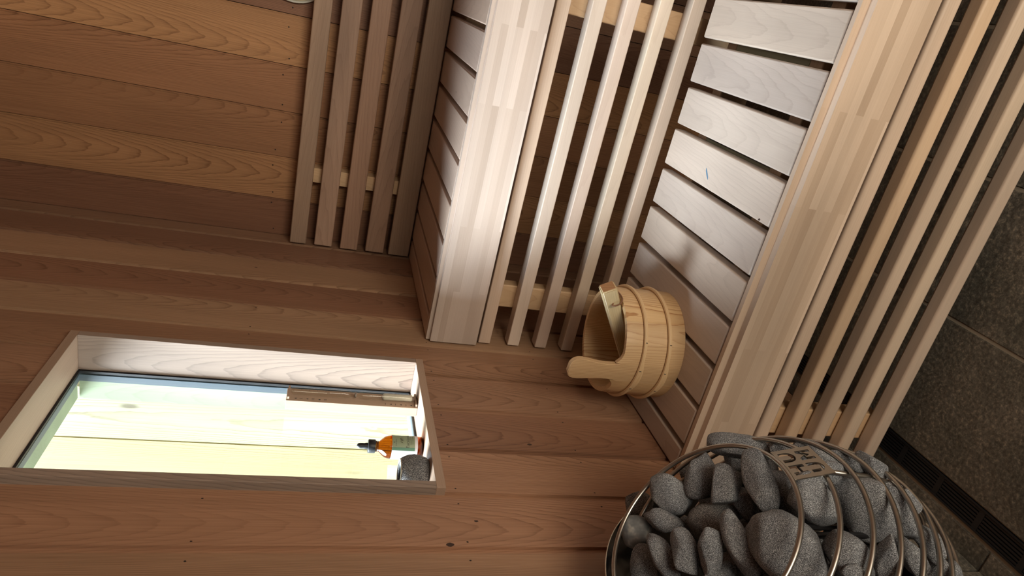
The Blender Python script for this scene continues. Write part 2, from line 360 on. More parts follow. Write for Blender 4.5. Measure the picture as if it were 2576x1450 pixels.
# walls, ceiling and outer skin that close the room (outside the frame)
bm = bmesh.new(); bbox(bm, (RX, RY - .14, -.1), (RX + .1, .1, RZ + .1)); wr = tag(link('wall_right', mesh(bm), M['cedar_z']), kind='structure'); wr.color = (.9, .85, .8, 1)
bm = bmesh.new()
DO = (1.25, 2.15, 0.0, 1.8)  # unseen door opening, placed and sized for the light it lets in
for r in clip(-.02, RX + .1, -.1, RZ + .1, DO): bbox(bm, (r[0], RY - .1, r[2]), (r[1], RY, r[3]))
wf = tag(link('wall_front', mesh(bm), M['cedar_z']), kind='structure'); wf.color = (.9, .85, .8, 1)
bm = bmesh.new(); bbox(bm, (DO[0], RY - .06, 0.0), (DO[1], RY - .052, DO[3])); dr = tag(link('door_1', mesh(bm), M['glass']), kind='structure')
bm = bmesh.new(); bbox(bm, (0.0, RY, RZ), (RX, 0.0, RZ + .1)); cl = tag(link('ceiling', mesh(bm), M['cedar_x']), kind='structure'); cl.color = (.9, .85, .8, 1)
# ---- floor of slate tiles with grout and a linear drain
bm = bmesh.new(); bbox(bm, (-.1, RY - .14, -.1), (RX + .1, .1, -.012)); floor = tag(link('floor', mesh(bm), M['shell']), kind='structure')
bm = bmesh.new(); bbox(bm, (0.0, RY, -.012), (.068, 0.0, -.0045)); bbox(bm, (.124, RY, -.012), (RX, 0.0, -.0022)); link('grout_bed', mesh(bm), M['grout'], floor)
def tile(x0, x1, y0, y1):
    bm = bmesh.new(); cx, cy = (x0 + x1) / 2, (y0 + y1) / 2; hx, hy = (x1 - x0) / 2, (y1 - y0) / 2
    n = 10; vs = {}
    def ed(k, n): return random.uniform(-.0007, .0007)
    bbox(bm, (-hx, -hy, -.010), (hx, hy, 0))
    bmesh.ops.bevel(bm, geom=[e for e in bm.edges if all(v.co.z > -.001 for v in e.verts)], offset=.0015, segments=2, affect='EDGES')
    link('tile', mesh(bm), M['tile'], floor, (cx, cy, random.uniform(-.0006, .0004)))
ys = [-.03, -.47, -1.07 + .13, -1.40, -1.86, -2.32, RY + .003]
ys = [0, -.50, -.95, -1.40, -1.85, -2.30, RY]
for a, b2 in zip(ys, ys[1:]): tile(.0005, .0585, b2 + .0015, a - .0015)
xs = [.1255, .4255, .7255, 1.0255, 1.3255, 1.6255, 1.9255, 2.2995]
for i, (a, b2) in enumerate(zip(xs, xs[1:])):
    yy = [0, -.38, -.98, -1.58, -2.18, RY]
    for c, d in zip(yy, yy[1:]):
        if c - d > .05: tile(a + .004 * (i > 0), b2 - .004, d + .0035, c - .0035)
bl = tag(empty('baseboard_left', (0, 0, 0)), kind='structure')
for a, b2 in zip(ys[2:], ys[3:]): board('tile', (.0004, b2 + .002, .0004), (.0095, a - .002, .100), M['tile'], bl, bev=.001)
drain = empty('linear_drain', (.0955, -1.375, -.012), 'black slotted linear floor drain running from under the benches past the heater', 'drain')
bm = bmesh.new()
bbox(bm, (-.0265, -1.37, .0005), (.0265, 1.37, .0045))
link('channel', mesh(bm), M['darkglass'], drain)
for s in (-1, 1):
    bm = bmesh.new(); bbox(bm, (s * .0245 - .002, -1.37, .0045), (s * .0245 + .002, 1.37, .0125)); link('edge_rail', mesh(bm), M['darkglass'], drain)
bm = bmesh.new(); y = -1.365
while y < 1.36:
    for k in range(6): 
        x = -.0185 + k * .0074; bbox(bm, (x - .0022, y + .007, .0045), (x + .0022, y + .1, .0105))
    bbox(bm, (-.0225, y - .006, .0045), (.0225, y + .007, .0108)); y += .107
tag(link('slotted_grate', mesh(bm), M['darkglass'], drain), kind='stuff')

# ============================================================ WINDOW
win = empty('window_1', (0, -.972, 1.457), kind='structure')
def wb(name, lo, hi, mat, **k): return board(name, lo, hi, mat, win, off=(0, -.972, 1.457), **k)
T = .0175
wb('jamb_board', (-.0735, -.761, 1.0975), (.012, -.761 + T, 1.8155), M['liner_z'], bev=.0008)
wb('jamb_board', (-.0735, -1.183 - T, 1.0975), (.012, -1.183, 1.8155), M['liner_z'], bev=.0008)
wb('sill_board', (-.0735, -1.183 - T, 1.0975 - T), (.012, -.761 + T, 1.0975), M['liner_y'], bev=.0008)
wb('head_board', (-.0735, -1.183 - T, 1.8155), (.012, -.761 + T, 1.8155 + T), M['liner_y'], bev=.0008)
Y0, Y1, Z0, Z1 = -1.183, -.761, 1.0975, 1.8155
def ringframe(name, x0, x1, w, mat, grow=.0):
    for (lo, hi) in (((x0, Y1 - w, Z0 - grow), (x1, Y1 + .012, Z1 + grow)), ((x0, Y0 - .012, Z0 - grow), (x1, Y0 + w, Z1 + grow)),
                     ((x0, Y0 + w, Z0 - .012), (x1, Y1 - w, Z0 + w)), ((x0, Y0 + w, Z1 - w), (x1, Y1 - w, Z1 + .012))):
        wb(name, lo, hi, mat)
ringframe('gasket', -.0795, -.0738, .0045, M['gasket'])
ringframe('frame_bar', -.1000, -.0845, .0028, M['alu'])
ringframe('outside_casing_board', -.150, -.1003, -.004, M['green_z'])
bm = bmesh.new(); bbox(bm, (-.083, Y0 - .01, Z0 - .01), (-.0798, Y1 + .01, Z1 + .01)); 
for v in bm.verts: v.co -= Vector((0, -.972, 1.457))
link('pane', mesh(bm), M['glass'], win)

# ============================================================ OUTSIDE: board wall beside the window, ground
wing = tag(empty('wall_outside', (-.35, -.65, .9)), kind='structure')
for i in range(5):
    x1 = -.1515 - i * .148; x0 = x1 - .1465
    bm = bmesh.new(); bbox(bm, (x0 + .35, -.055 + .006 * (i % 2), -1.2), (x1 + .35, -.02 + .006 * (i % 2), 1.5))
    bmesh.ops.bevel(bm, geom=[e for e in bm.edges if abs(e.verts[0].co.z - e.verts[1].co.z) > 1], offset=.004, segments=2, affect='EDGES')
    bm.transform(Matrix.Translation((-(x0 + x1) / 2 - .35, 0, 0)))
    link('plank', mesh(bm), M['pine_z'], wing, ((x0 + x1) / 2 + .35, 0, 0), [(.98, 1.0, .95), (1.0, .90, .66), (1, 1, 1), (.95, .97, 1), (1, 1, 1)][i])  # first board's paler tint stands for sunlight on it, put into colour
bm = bmesh.new(); bbox(bm, (-9, -9, -.62), (9, 9, -.5)); tag(link('ground', mesh(bm), M['ground']), kind='structure')  # unseen pale ground, added to bounce light upward

# ============================================================ BENCHES
def bench(name, label, fb, starts, y_back, y_front, z, board_y, bar_z, post_x, post_y, zpost, rails, tones, bartones, rise):
    b = empty(name, (1.05, (y_back + y_front) / 2, 0), label, 'bench'); off = tuple(b.location)
    for i, (a, c) in enumerate(starts):
        board('seat_slat', (a, y_back + random.uniform(-.002, .002), z - .028), (c, y_front, z), M['seat_y'], b, bev=.0035, color=tones[i % len(tones)], off=off)
    if z < 1:   # marks on the lower seat: a blue paint smudge and a knot hole
        for k_, (px_, py_, a_, b_, rz_, mt_, nm_) in enumerate(((.5970, -.8455, .0160, .0024, -.735, 'smudge', 'paint_smudge'), (.5725, -1.0752, .0036, .0022, .3, 'knot', 'knot_hole'))):
            host = next(o_ for o_ in b.children if o_.name.startswith('seat_slat') and abs(o_.location.x + off[0] - px_) < .044)
            q_ = link(nm_, spot_mesh(a_, b_, 5 + k_, 'z'), M[mt_], host, (px_ - off[0] - host.location.x, py_ - off[1] - host.location.y, .0142)); q_.rotation_euler = (0, 0, rz_)
    bm = bmesh.new(); L0, L1 = .0035, 2.29
    bbox(bm, (-(L1 - L0) / 2, -.0145, -.0665), ((L1 - L0) / 2, .0145, .0665))
    bmesh.ops.bevel(bm, geom=[e for e in bm.edges if abs(e.verts[0].co.x - e.verts[1].co.x) > 1 and e.verts[0].co.z > 0 and e.verts[0].co.y > 0], offset=.003, segments=2, affect='EDGES')
    bmesh.ops.bevel(bm, geom=[e for e in bm.edges if abs(e.verts[0].co.x - e.verts[1].co.x) > 1 and e.verts[0].co.z > 0 and e.verts[0].co.y < -.01], offset=fb[0], segments=6, affect='EDGES')
    bmesh.ops.bevel(bm, geom=[e for e in bm.edges if abs(e.verts[0].co.x - e.verts[1].co.x) < .001 and abs(e.verts[0].co.x) > 1], offset=.002, segments=1, affect='EDGES')
    link('front_board', mesh(bm, 'bevel'), M['lam_x'], b, ((L0 + L1) / 2 - off[0], (board_y[0] + board_y[1]) / 2 - off[1], z - .0665 - off[2]), fb[1])
    for i, z0 in enumerate(bar_z):
        board('skirt_bar', (.004 + .001 * (i % 3), board_y[0] + .0155, z0), (2.29, board_y[0] + .0515, z0 + .0325), M['bar_x'], b, bev=rise, seg=3, color=bartones[i % len(bartones)], off=off)
    for a, c in post_x:
        board('post', (a, post_y, zpost[0]), (c, post_y + .038, zpost[1]), M['post_z'], b, bev=.003, off=off)
    for (y0, y1) in rails:
        board('rail', (.02, y0, z - .028 - .07), (2.28, y1, z - .0285), M['frame_x'], b, bev=.002, off=off)
    return b
up = [(-.0, 0)]
us = [(.7845 - .1018 * k, .7845 - .1018 * k + .0890) for k in range(-14, 8)]
us = [(max(a, .003), c) for a, c in us if c < 2.29] + [(.003, .0592)]
pale = [(1.0, 1.0, 1.0), (1.04, 1.03, 1.02), (.97, .97, .98), (1.02, 1.0, .97), (.95, .95, .97)]
upper = bench('upper_bench', 'upper slatted sauna bench with laminated front edge below the backrest', (.010, (1, 1, 1)), us, -.048, -.605, 1.059, (-.6335, -.6075),
    [.8837, .8025, .7242, .6463, .5675], [(.100, .165), (.846, .908), (1.6, 1.665)], -.5815, (.002, 1.03), [(-.16, -.12), (-.54, -.505)],
    [(x * .92, y * .84, z * .80) for x, y, z in pale], [(1.0, .93, .87), (1.05, 1.05, 1.05), (.98, .95, .95), (1.05, 1.05, 1.0), (.95, .92, .88)], .0022)
ls = [(.8676 - .09985 * k, .8676 - .09985 * k + .0868) for k in range(-14, 9)]
ls = [(a, c) for a, c in ls if c < 2.29 and a > .02] + [(.003, .0548)]
lower = bench('lower_bench', 'lower slatted sauna bench with laminated front edge carrying the bucket', (.0150, (1.0, .95, .86)), ls, -.6375, -1.108, .559, (-1.1385, -1.1105),
    [.3695, .2940, .2190, .1400, .0590], [(.096, .165), (1.22, 1.285), (1.9, 1.965)], -1.0865, (.060, .531), [(-.745, -.705), (-1.05, -1.01)],
    pale, [(.98, .93, .88), (1.0, .90, .76), (1.0, .97, .92), (1.02, 1.0, .94), (.96, .94, .92)], .0065)
for x0 in (.62, .83, 1.3):
    board('cross_rail', (x0, -1.0095, .44), (x0 + .04, -.7455, .530), M['treated_y'], lower, off=tuple(lower.location))

# ============================================================ BACKREST
br = empty('backrest', (1.05, -.05, 1.06), 'slatted wooden backrest of five level boards above the upper bench', 'backrest')
off = tuple(br.location)
for i, (z0, z1) in enumerate([(1.3905, 1.440), (1.3105, 1.3655), (1.2300, 1.2850), (1.1455, 1.2045), (1.0630, 1.1300)]):
    board('slat', (.006 + .0015 * (i % 2), -.072, z0), (2.27, -.045, z1), M['back_x'], br, bev=.003, color=[(1.0, 1.0, .98), (1.02, .98, .98), (1.02, .92, .88), (.98, .93, .92), (.92, .94, .92)][i], off=off)
for x0 in (.205, 1.0, 1.8):
    board('batten', (x0, -.0445, 1.07), (x0 + .045, -.0005, 1.43), M['post_z'], br, off=off)

# ============================================================ ROUND VENT ON THE BACK WALL
v = empty('wall_vent', (.8065, 0, 1.497), 'cream round vent cover with pale rim on the wall above the backrest', 'vent')
rot = Matrix.Rotation(math.pi / 2, 4, 'X')
def lathed(name, prof, mat, parent, loc=(0, 0, 0), mrot=None, n=48):
    me = lathe_mesh(prof, n)
    if mrot is not None: me.transform(mrot)
    return link(name, me, mat, parent, loc)
lathed('rim', [(.0925, 0.0003), (.1, .0003), (.1, .010), (.0985, .0125), (.0955, .0125), (.0925, .008)], M['ventrim'], v, mrot=rot)
lathed('disc', [(0.0, .0150), (.085, .0150), (.092, .012), (.092, .0006), (0, .0006)], M['vent'], v, mrot=rot)

# ============================================================ BUCKET
bk = empty('sauna_bucket', (.187, -.879, .5592), 'round spruce bucket with one tall stave grip and two hoops on the lower bench', 'bucket')
H_, RB, RT, TH = .140, .1255, .1225, .013
NS = 16
EAR = math.radians(-99)
def rad(z): return RB + (RT - RB) * z / H_
def stave(a0, a1, top, name='stave', grip=False):
    """curved stave from angle a0 to a1; top(angle) gives its height"""
    bm = bmesh.new(); n = 5 if not grip else 21; rows = 10
    g = {}
    for i in range(n):
        a = a0 + (a1 - a0) * i / (n - 1); h = top(a)
        zs = [.012 * 0 + h * j / rows for j in range(rows + 1)]
        for j, z in enumerate(zs):
            ro = rad(min(z, H_)); ch = .0016 if j == rows else 0
            for s, r in ((0, ro - ch), (1, ro - TH + ch)):
                g[i, j, s] = bm.verts.new((r * math.cos(a), r * math.sin(a), z))
    for i in range(n - 1):
        for j in range(rows):
            bm.faces.new((g[i, j, 0], g[i + 1, j, 0], g[i + 1, j + 1, 0], g[i, j + 1, 0]))
            bm.faces.new((g[i, j, 1], g[i, j + 1, 1], g[i + 1, j + 1, 1], g[i + 1, j, 1]))
        bm.faces.new((g[i, rows, 0], g[i + 1, rows, 0], g[i + 1, rows, 1], g[i, rows, 1])); bm.faces.new((g[i, 0, 1], g[i + 1, 0, 1], g[i + 1, 0, 0], g[i, 0, 0]))
    for i, fl in ((0, 1), (n - 1, 0)):
        for j in range(rows):
            f = (g[i, j, 0], g[i, j + 1, 0], g[i, j + 1, 1], g[i, j, 1]); bm.faces.new(f if fl == 0 else f[::-1])
    bmesh.ops.recalc_face_normals(bm, faces=bm.faces[:])
    return link(name, mesh(bm, True), M['bucket'], bk, (0, 0, 0), random.choice([(1, 1, 1), (1.06, 1.05, 1.0), (.97, .95, .9)]))
step = 2 * math.pi / NS
for k in range(NS):
    a0 = EAR + step * (k - .5) + .0006; a1 = EAR + step * (k + .5) - .0006
    if k in (0,): continue
    if k in (1, NS - 1):
        def top(a):  # low fillet climbing to the grip
            d = abs((a - EAR + math.pi) % (2 * math.pi) - math.pi) - step * .5
            return H_ + .014 * max(0, 1 - d / (step * .55)) ** 2.2
        stave(a0, a1, top)
    else: stave(a0, a1, lambda a: H_)
# the grip: a stave board rising above the rim with a rounded head
bm = bmesh.new(); rows = []
prof = [(0, .0245), (.06, .0245), (.12, .0245), (.140, .0245), (.1445, .0238), (.150, .0222), (.160, .0212), (.175, .0212), (.190, .0218), (.205, .0238), (.218, .0262), (.230, .0278), (.240, .0276), (.248, .0250), (.254, .0196), (.258, .011)]
for z, w in prof:
    ro = rad(min(z, H_)) ; row = []
    nn = 9
    for i in range(nn):
        t_ = -1 + 2 * i / (nn - 1); a = EAR + t_ * w / ro
        row.append((bm.verts.new((ro * math.cos(a), ro * math.sin(a), z)), bm.verts.new(((ro - .014) * math.cos(a), (ro - .014) * math.sin(a), z))))
    rows.append(row)
for A, B in zip(rows, rows[1:]):
    for i in range(len(A) - 1):
        bm.faces.new((A[i][0], A[i + 1][0], B[i + 1][0], B[i][0])); bm.faces.new((A[i][1], B[i][1], B[i + 1][1], A[i + 1][1]))
    for i in (0, len(A) - 1): bm.faces.new((A[i][0], B[i][0], B[i][1], A[i][1]))
for r_ in (rows[0], rows[-1]):
    for i in range(len(r_) - 1): bm.faces.new((r_[i][0], r_[i + 1][0], r_[i + 1][1], r_[i][1]))
bmesh.ops.recalc_face_normals(bm, faces=bm.faces[:])
edges = [e for e in bm.edges if len(e.link_faces) == 2 and e.calc_face_angle(0) > 1.0 and max(v.co.z for v in e.verts) > .145]
bmesh.ops.bevel(bm, geom=edges, offset=.0028, segments=3, affect='EDGES', clamp_overlap=True)
tag(link('grip_stave', mesh(bm, True), M['bucket'], bk), 'tall stave forming the bucket grip')
link('bottom', lathe_mesh([(0, .010), (RB - TH - .0005, .010), (RB - TH - .0005, .022), (0, .022)]), M['bucket'], bk, (0, 0, 0), (.9, .88, .85))
def hoop(z, tilt):
    pts = []; n = 72
    for k in range(n):
        a = 2 * math.pi * k / n; zz = z + .002 * math.sin(a * 2 + tilt); r = rad(zz) + .0036
        pts.append((r * math.cos(a), r * math.sin(a), zz))
    h = link('hoop', tube_mesh(pts, .0046, 8, True), M['hoop'], bk)
    # spliced tail that laps the hoop near the grip
    pts = []
    for k in range(16):
        a = EAR - .55 + .95 * k / 15; zz = z + .002 * math.sin(a * 2 + tilt) - .0065 * math.sin(math.pi * k / 15) ; r = rad(zz) + .0046
        pts.append((r * math.cos(a), r * math.sin(a), zz))
    link('splice', tube_mesh(pts, [.0012 + .0030 * math.sin(math.pi * min(1, (k + .5) / 15)) for k in range(16)], 8), M['hoop'], h)
    for a in (EAR - .3, EAR + .12, EAR + .62):
        me = box_mesh((.0012, .0012, .0040)).copy(); me.materials.clear(); me.materials.append(M['ink'])
        r = rad(z) + .0082; o = link('tack', me, None, h, (r * math.cos(a), r * math.sin(a), z + .002 * math.sin(a * 2 + tilt))); 
hoop(.099, .6); hoop(.040, 1.6)

# ladle resting in the bucket
P1 = Vector((.3314, -.9146, .7440)); P0 = Vector((.1574, -.8900, .640))
ax = (P1 - P0).normalized(); L_ = (P1 - P0).length
ld = empty('ladle', tuple(P0), 'wooden ladle with square handle and leather cord lying across the bucket', 'ladle')
ld.rotation_mode = 'QUATERNION'
side = Vector((0, 0, 1)).cross(ax).normalized(); upv = ax.cross(side).normalized()
ld.rotation_quaternion = Matrix((ax, side, upv)).transposed().to_quaternion()
bm = bmesh.new()
vs = []
for x, s in ((-.02, .0115), (L_ * .55, .0150), (L_, .0172)):
    vs.append([bm.verts.new((x, sy * s, sz * s)) for sy, sz in ((-1, -1), (1, -1), (1, 1), (-1, 1))])
for A, B in zip(vs, vs[1:]):
    for k in range(4): bm.faces.new((A[k], A[(k + 1) % 4], B[(k + 1) % 4], B[k]))
bm.faces.new(vs[0][::-1]); bm.faces.new(vs[-1]); bmesh.ops.recalc_face_normals(bm, faces=bm.faces[:])
bmesh.ops.bevel(bm, geom=[e for e in bm.edges if e.calc_face_angle(0) > .5], offset=.0028, segments=3, affect='EDGES')
link('handle', mesh(bm, True), M['ladle'], ld)
eg = wood('end_grain', 'y', base=(.50, .27, .13), dark=(.16, .06, .025), ring=.8, rings=2, k1=10, k2=110, wid=22, long=22, rough=.6, blotch=.05, fiber=.1)
tag(board('end_face', (L_ - .0002, -.0140, -.0140), (L_ + .0006, .0140, .0140), eg, ld), 'darker sawn end of the handle')
link('scoop', lathe_mesh([(0, -.030), (.022, -.030), (.030, -.022), (.033, .004), (.0295, .004), (.027, -.020), (.019, -.025), (0, -.025)]), M['ladle'], ld, (-.045, 0, 0))
xc = L_ - .036
loop = [(x_, y_ * 1.13, z_ * 1.13) for x_, y_, z_ in [(xc, .0150, 0), (xc, .0215, .004), (xc + .004, .0275, .001), (xc + .005, .0275, -.008), (xc + .001, .020, -.017), (xc, .008, -.0205), (xc, -.010, -.0205), (xc - .001, -.021, -.013), (xc + .003, -.0265, -.002), (xc + .002, -.0220, .004), (xc, -.0150, 0)]]
def smooth(pts, n=5, closed=False):
    pts = [Vector(p) for p in pts]; N = len(pts); out = []
    for i in range(N if closed else N - 1):
        if closed: p0, p1, p2, p3 = pts[(i - 1) % N], pts[i], pts[(i + 1) % N], pts[(i + 2) % N]
        else: p0, p1, p2, p3 = pts[max(i - 1, 0)], pts[i], pts[i + 1], pts[min(i + 2, N - 1)]
        for k in range(n):
            t = k / n
            out.append(.5 * ((2 * p1) + (p2 - p0) * t + (2 * p0 - 5 * p1 + 4 * p2 - p3) * t * t + (3 * p1 - p0 - 3 * p2 + p3) * t ** 3))
    if not closed: out.append(pts[-1])
    return out
link('hanging_cord', tube_mesh(smooth(loop), .0017, 8), M['cord'], ld)

# ============================================================ HEATER
HC = Vector((.1978, -1.5457, .6595))
ht = empty('sauna_heater', (.19, -1.55, .44), 'egg shaped sauna heater cage of steel rods filled with stones', 'heater')
hoff = Vector(ht.location); PHI = .2043
RINGS = [(.2348, -1.5381, .8063, .1462, .6537), (.2272, -1.5397, .7673, .1663, .6316), (.2183, -1.5415, .7300, .1802, .6225), (.2084, -1.5436, .6941, .1888, .6247),
         (.1978, -1.5457, .6595, .1920, .6372), (.1864, -1.5481, .6264, .1898, .6585), (.1745, -1.5506, .5941, .1834, .6881), (.1623, -1.5531, .5627, .1729, .7250)]
hh = Vector((math.cos(PHI), math.sin(PHI), 0)); e2 = Vector((-math.sin(PHI), math.cos(PHI), 0))
def rpt(k, a, dr=0):
    x, y, z, r, t = RINGS[k]
    return Vector((x, y, z)) + (r + dr) * (math.cos(a) * (hh * math.cos(t) - Vector((0, 0, math.sin(t)))) + math.sin(a) * e2)
for k in range(8):
    n = 96; pts = [rpt(k, 2 * math.pi * i / n) for i in range(n)]
    if k == 0:
        me = tube_mesh([p - hoff for p in pts], .0036, 10, True)
    else:
        am = next(i for i in range(n // 2 + 1) if pts[i].x < .118) * 2 * math.pi / n
        pts = [rpt(k, -am + 2 * am * i / 90) for i in range(91)]
        me = tube_mesh([p - hoff for p in pts], .0036, 10)
    link('rod', me, M['steel'], ht)
# lower rods that close the cage
for k, (x, y, z, r, t) in enumerate([(.150, -1.5555, .533, .156, .75), (.138, -1.558, .506, .132, .76), (.126, -1.560, .483, .10, .77)]):
    RINGS.append((x, y, z, r, t)); n = 96
    pts = [rpt(8 + k, -2.0 + 4.0 * i / 80) for i in range(81)]; pts = [p for p in pts if p.x > .03]
    link('rod', tube_mesh([p - hoff for p in pts], .0036, 10), M['steel'], ht)
rd = smooth([rpt(1, -.17, -.009), rpt(2, -.235, -.0085), rpt(3, -.225, -.0085), rpt(4, -.2, -.0085), rpt(5, -.18, -.0085), rpt(6, -.16, -.0085), rpt(7, -.14, -.0085), rpt(8, -.12, -.0085), rpt(9, -.1, -.0085), rpt(10, -.1, -.0085)])
tag(link('upright_rod', tube_mesh([p - hoff for p in rd], .0036, 10), M['steel'], ht), 'bright upright rod down the front of the cage')
for aa in (1.9, -1.9):
    rd = smooth([rpt(k, aa, -.0085) for k in range(2, 10) if rpt(k, aa).x > .06])
    if len(rd) > 8: link('upright_rod', tube_mesh([p - hoff for p in rd], .0032, 10), M['steel'], ht)
# black shield behind the stones, a shallow bowl facing the room
SR = .2600
prof = [(0, -.062), (.08, -.060), (.15, -.048), (.20, -.028), (.24, -.006), (SR, .004), (SR + .0012, .0035), (.2415, -.0085), (.20, -.031), (.15, -.0510), (.08, -.0635), (0, -.0655)]
me = lathe_mesh(prof, 96); me.transform(Matrix.Rotation(math.pi / 2, 4, 'Y'))
sh = tag(link('back_shield', me, M['black'], ht, Vector((.092, -1.556, .637)) - hoff), 'glossy black bowl shaped shield behind the stones')
me = tube_mesh([(.0042, (SR + .0006) * math.cos(2 * math.pi * i / 120), (SR + .0006) * math.sin(2 * math.pi * i / 120)) for i in range(120)], .0011, 6, True)
link('shield_edge', me, M['rim'], sh)
for s in (-1, 1): board('wall_bracket', (.0012, -1.556 + s * .09 - .02, .56), (.032, -1.556 + s * .09 + .02, .72), M['black'], ht, off=tuple(hoff))
# heating element loops seen between stones
for i in range(3):
    y0 = -1.603 + .045 * i; x0 = .297 - .03 * i
    pts = smooth([(x0, y0, .52), (x0, y0, .60), (x0 + .001, y0, .66), (x0 - .003, y0, .695), (x0 - .018, y0 + .004, .712), (x0 - .034, y0 + .004, .695), (x0 - .038, y0, .66), (x0 - .038, y0, .60), (x0 - .038, y0, .52)])
    link('heating_element', tube_mesh([p - hoff for p in pts], .0042, 8), M['element'], ht)
me = lathe_mesh([(0, -.004), (.10, -.004), (.105, 0), (.10, .004), (0, .004)], 48)
link('bottom_plate', me, M['black'], ht, Vector((.165, -1.553, .492)) - hoff)
# logo plate fixed between the two upper rods, letters cut right through
c = [rpt(0, -.345, .004), rpt(0, .045, .004), rpt(1, .075, .011), rpt(1, -.335, .011)]   # top left, top right, bottom right, bottom left as seen from the room
ux = ((c[1] - c[0]) + (c[2] - c[3])) / 2; W_ = ux.length; ux.normalize(); vy = ((c[3] - c[0]) + (c[2] - c[1])) / 2; vy = vy - ux * vy.dot(ux); Hh = vy.length * 1.06; vy.normalize()
cu = bpy.data.curves.new('plate_outline', 'CURVE'); cu.dimensions = '2D'; cu.fill_mode = 'BOTH'; cu.extrude = .0009
def poly(pts):
    s = cu.splines.new('POLY'); s.points.add(len(pts) - 1); s.use_cyclic_u = True
    for i, p in enumerate(pts): s.points[i].co = (p[0], p[1], 0, 1)
poly([(0, 0), (W_, 0), (W_, Hh), (0, Hh)])
def U(x, y, w, h, t):
    pts = [(x, y), (x + t, y)]; r = w / 2
    cx_, cy_ = x + r, y + h - r
    pts += [(cx_ - (r - t) * math.cos(a), cy_ + (r - t) * math.sin(a)) for a in [math.pi * k / 10 for k in range(11)]]
    pts += [(x + w - t, y), (x + w, y)]
    pts += [(cx_ + r * math.cos(a), cy_ + r * math.sin(a)) for a in [math.pi * k / 10 for k in range(11)]]
    poly(pts)
def Hl(x, y, w, h, t):
    poly([(x, y), (x + t, y), (x + t, y + h / 2 - t / 2), (x + w - t, y + h / 2 - t / 2), (x + w - t, y), (x + w, y), (x + w, y + h), (x + w - t, y + h), (x + w - t, y + h / 2 + t / 2), (x + t, y + h / 2 + t / 2), (x + t, y + h), (x, y + h)])
def Ml(x, y, w, h, t):
    poly([(x, y + h), (x, y), (x + t, y), (x + w / 2, y + h * .42), (x + w - t, y), (x + w, y), (x + w, y + h), (x + w - t, y + h), (x + w - t, y + h * .42), (x + w / 2, y + h * .80), (x + t, y + h * .42), (x + t, y + h)])
mg = .115 * W_; lw = .33 * W_; lh = .36 * Hh; t_ = .095 * W_
Hl(mg, .1 * Hh, lw, lh, t_); U(W_ - mg - lw, .1 * Hh, lw, lh, t_)
U(mg, .54 * Hh, lw, lh, t_); Ml(W_ - mg - lw, .54 * Hh, lw, lh, t_ * .85)
tmp = bpy.data.objects.new('tmp', cu); COL.objects.link(tmp); bpy.context.view_layer.update()
me = bpy.data.meshes.new_from_object(tmp.evaluated_get(bpy.context.evaluated_depsgraph_get())); bpy.data.objects.remove(tmp)
nz = ux.cross(vy)
me.transform(Matrix(((ux.x, vy.x, nz.x, c[0].x), (ux.y, vy.y, nz.y, c[0].y), (ux.z, vy.z, nz.z, c[0].z), (0, 0, 0, 1))))
me.transform(Matrix.Translation(-hoff)); me.materials.clear()
tag(link('logo_plate', me, M['plate'], ht), 'flat steel plate with the letters HU over UM cut out')

# ============================================================ STONES
from mathutils import noise
def stone_mesh(A, B, C_, seed, sub=4, rough=.20):
    bm = bmesh.new(); bmesh.ops.create_icosphere(bm, subdivisions=sub, radius=1.0)
    o = Vector((seed * 3.7, seed * 1.3, seed * 5.1))
    for v_ in bm.verts:
        p = v_.co.normalized()
        d = 1 + rough * noise.noise(p * .9 + o) * 1.6 + rough * .35 * noise.noise(p * 2.3 + o)
        q = Vector([math.copysign(abs(c_) ** .86, c_) for c_ in p])   # slightly boxy pebble
        v_.co = q * d
    rnd = random.Random(seed * 17 + 3)
    for _ in range(9 if seed != 8 else 0):      # worn flat faces
        n_ = Vector((rnd.gauss(0, 1), rnd.gauss(0, 1), rnd.gauss(0, 1))).normalized(); h_ = rnd.uniform(.62, .84)
        for v_ in bm.verts:
            e_ = v_.co.dot(n_) - h_
            if e_ > 0: v_.co -= n_ * e_ * .82
    bmesh.ops.smooth_vert(bm, verts=bm.verts[:], factor=.5, use_axis_x=True, use_axis_y=True, use_axis_z=True)
    for v_ in bm.verts: v_.co = Vector((v_.co.x * A, v_.co.y * B, v_.co.z * C_))
    # recentre and scale back to the wanted extents
    for i, s in enumerate((A, B, C_)):
        lo = min(v_.co[i] for v_ in bm.verts); hi = max(v_.co[i] for v_ in bm.verts)
        for v_ in bm.verts: v_.co[i] = (v_.co[i] - (lo + hi) / 2) * 2 * s / (hi - lo)
    return mesh(bm, True)
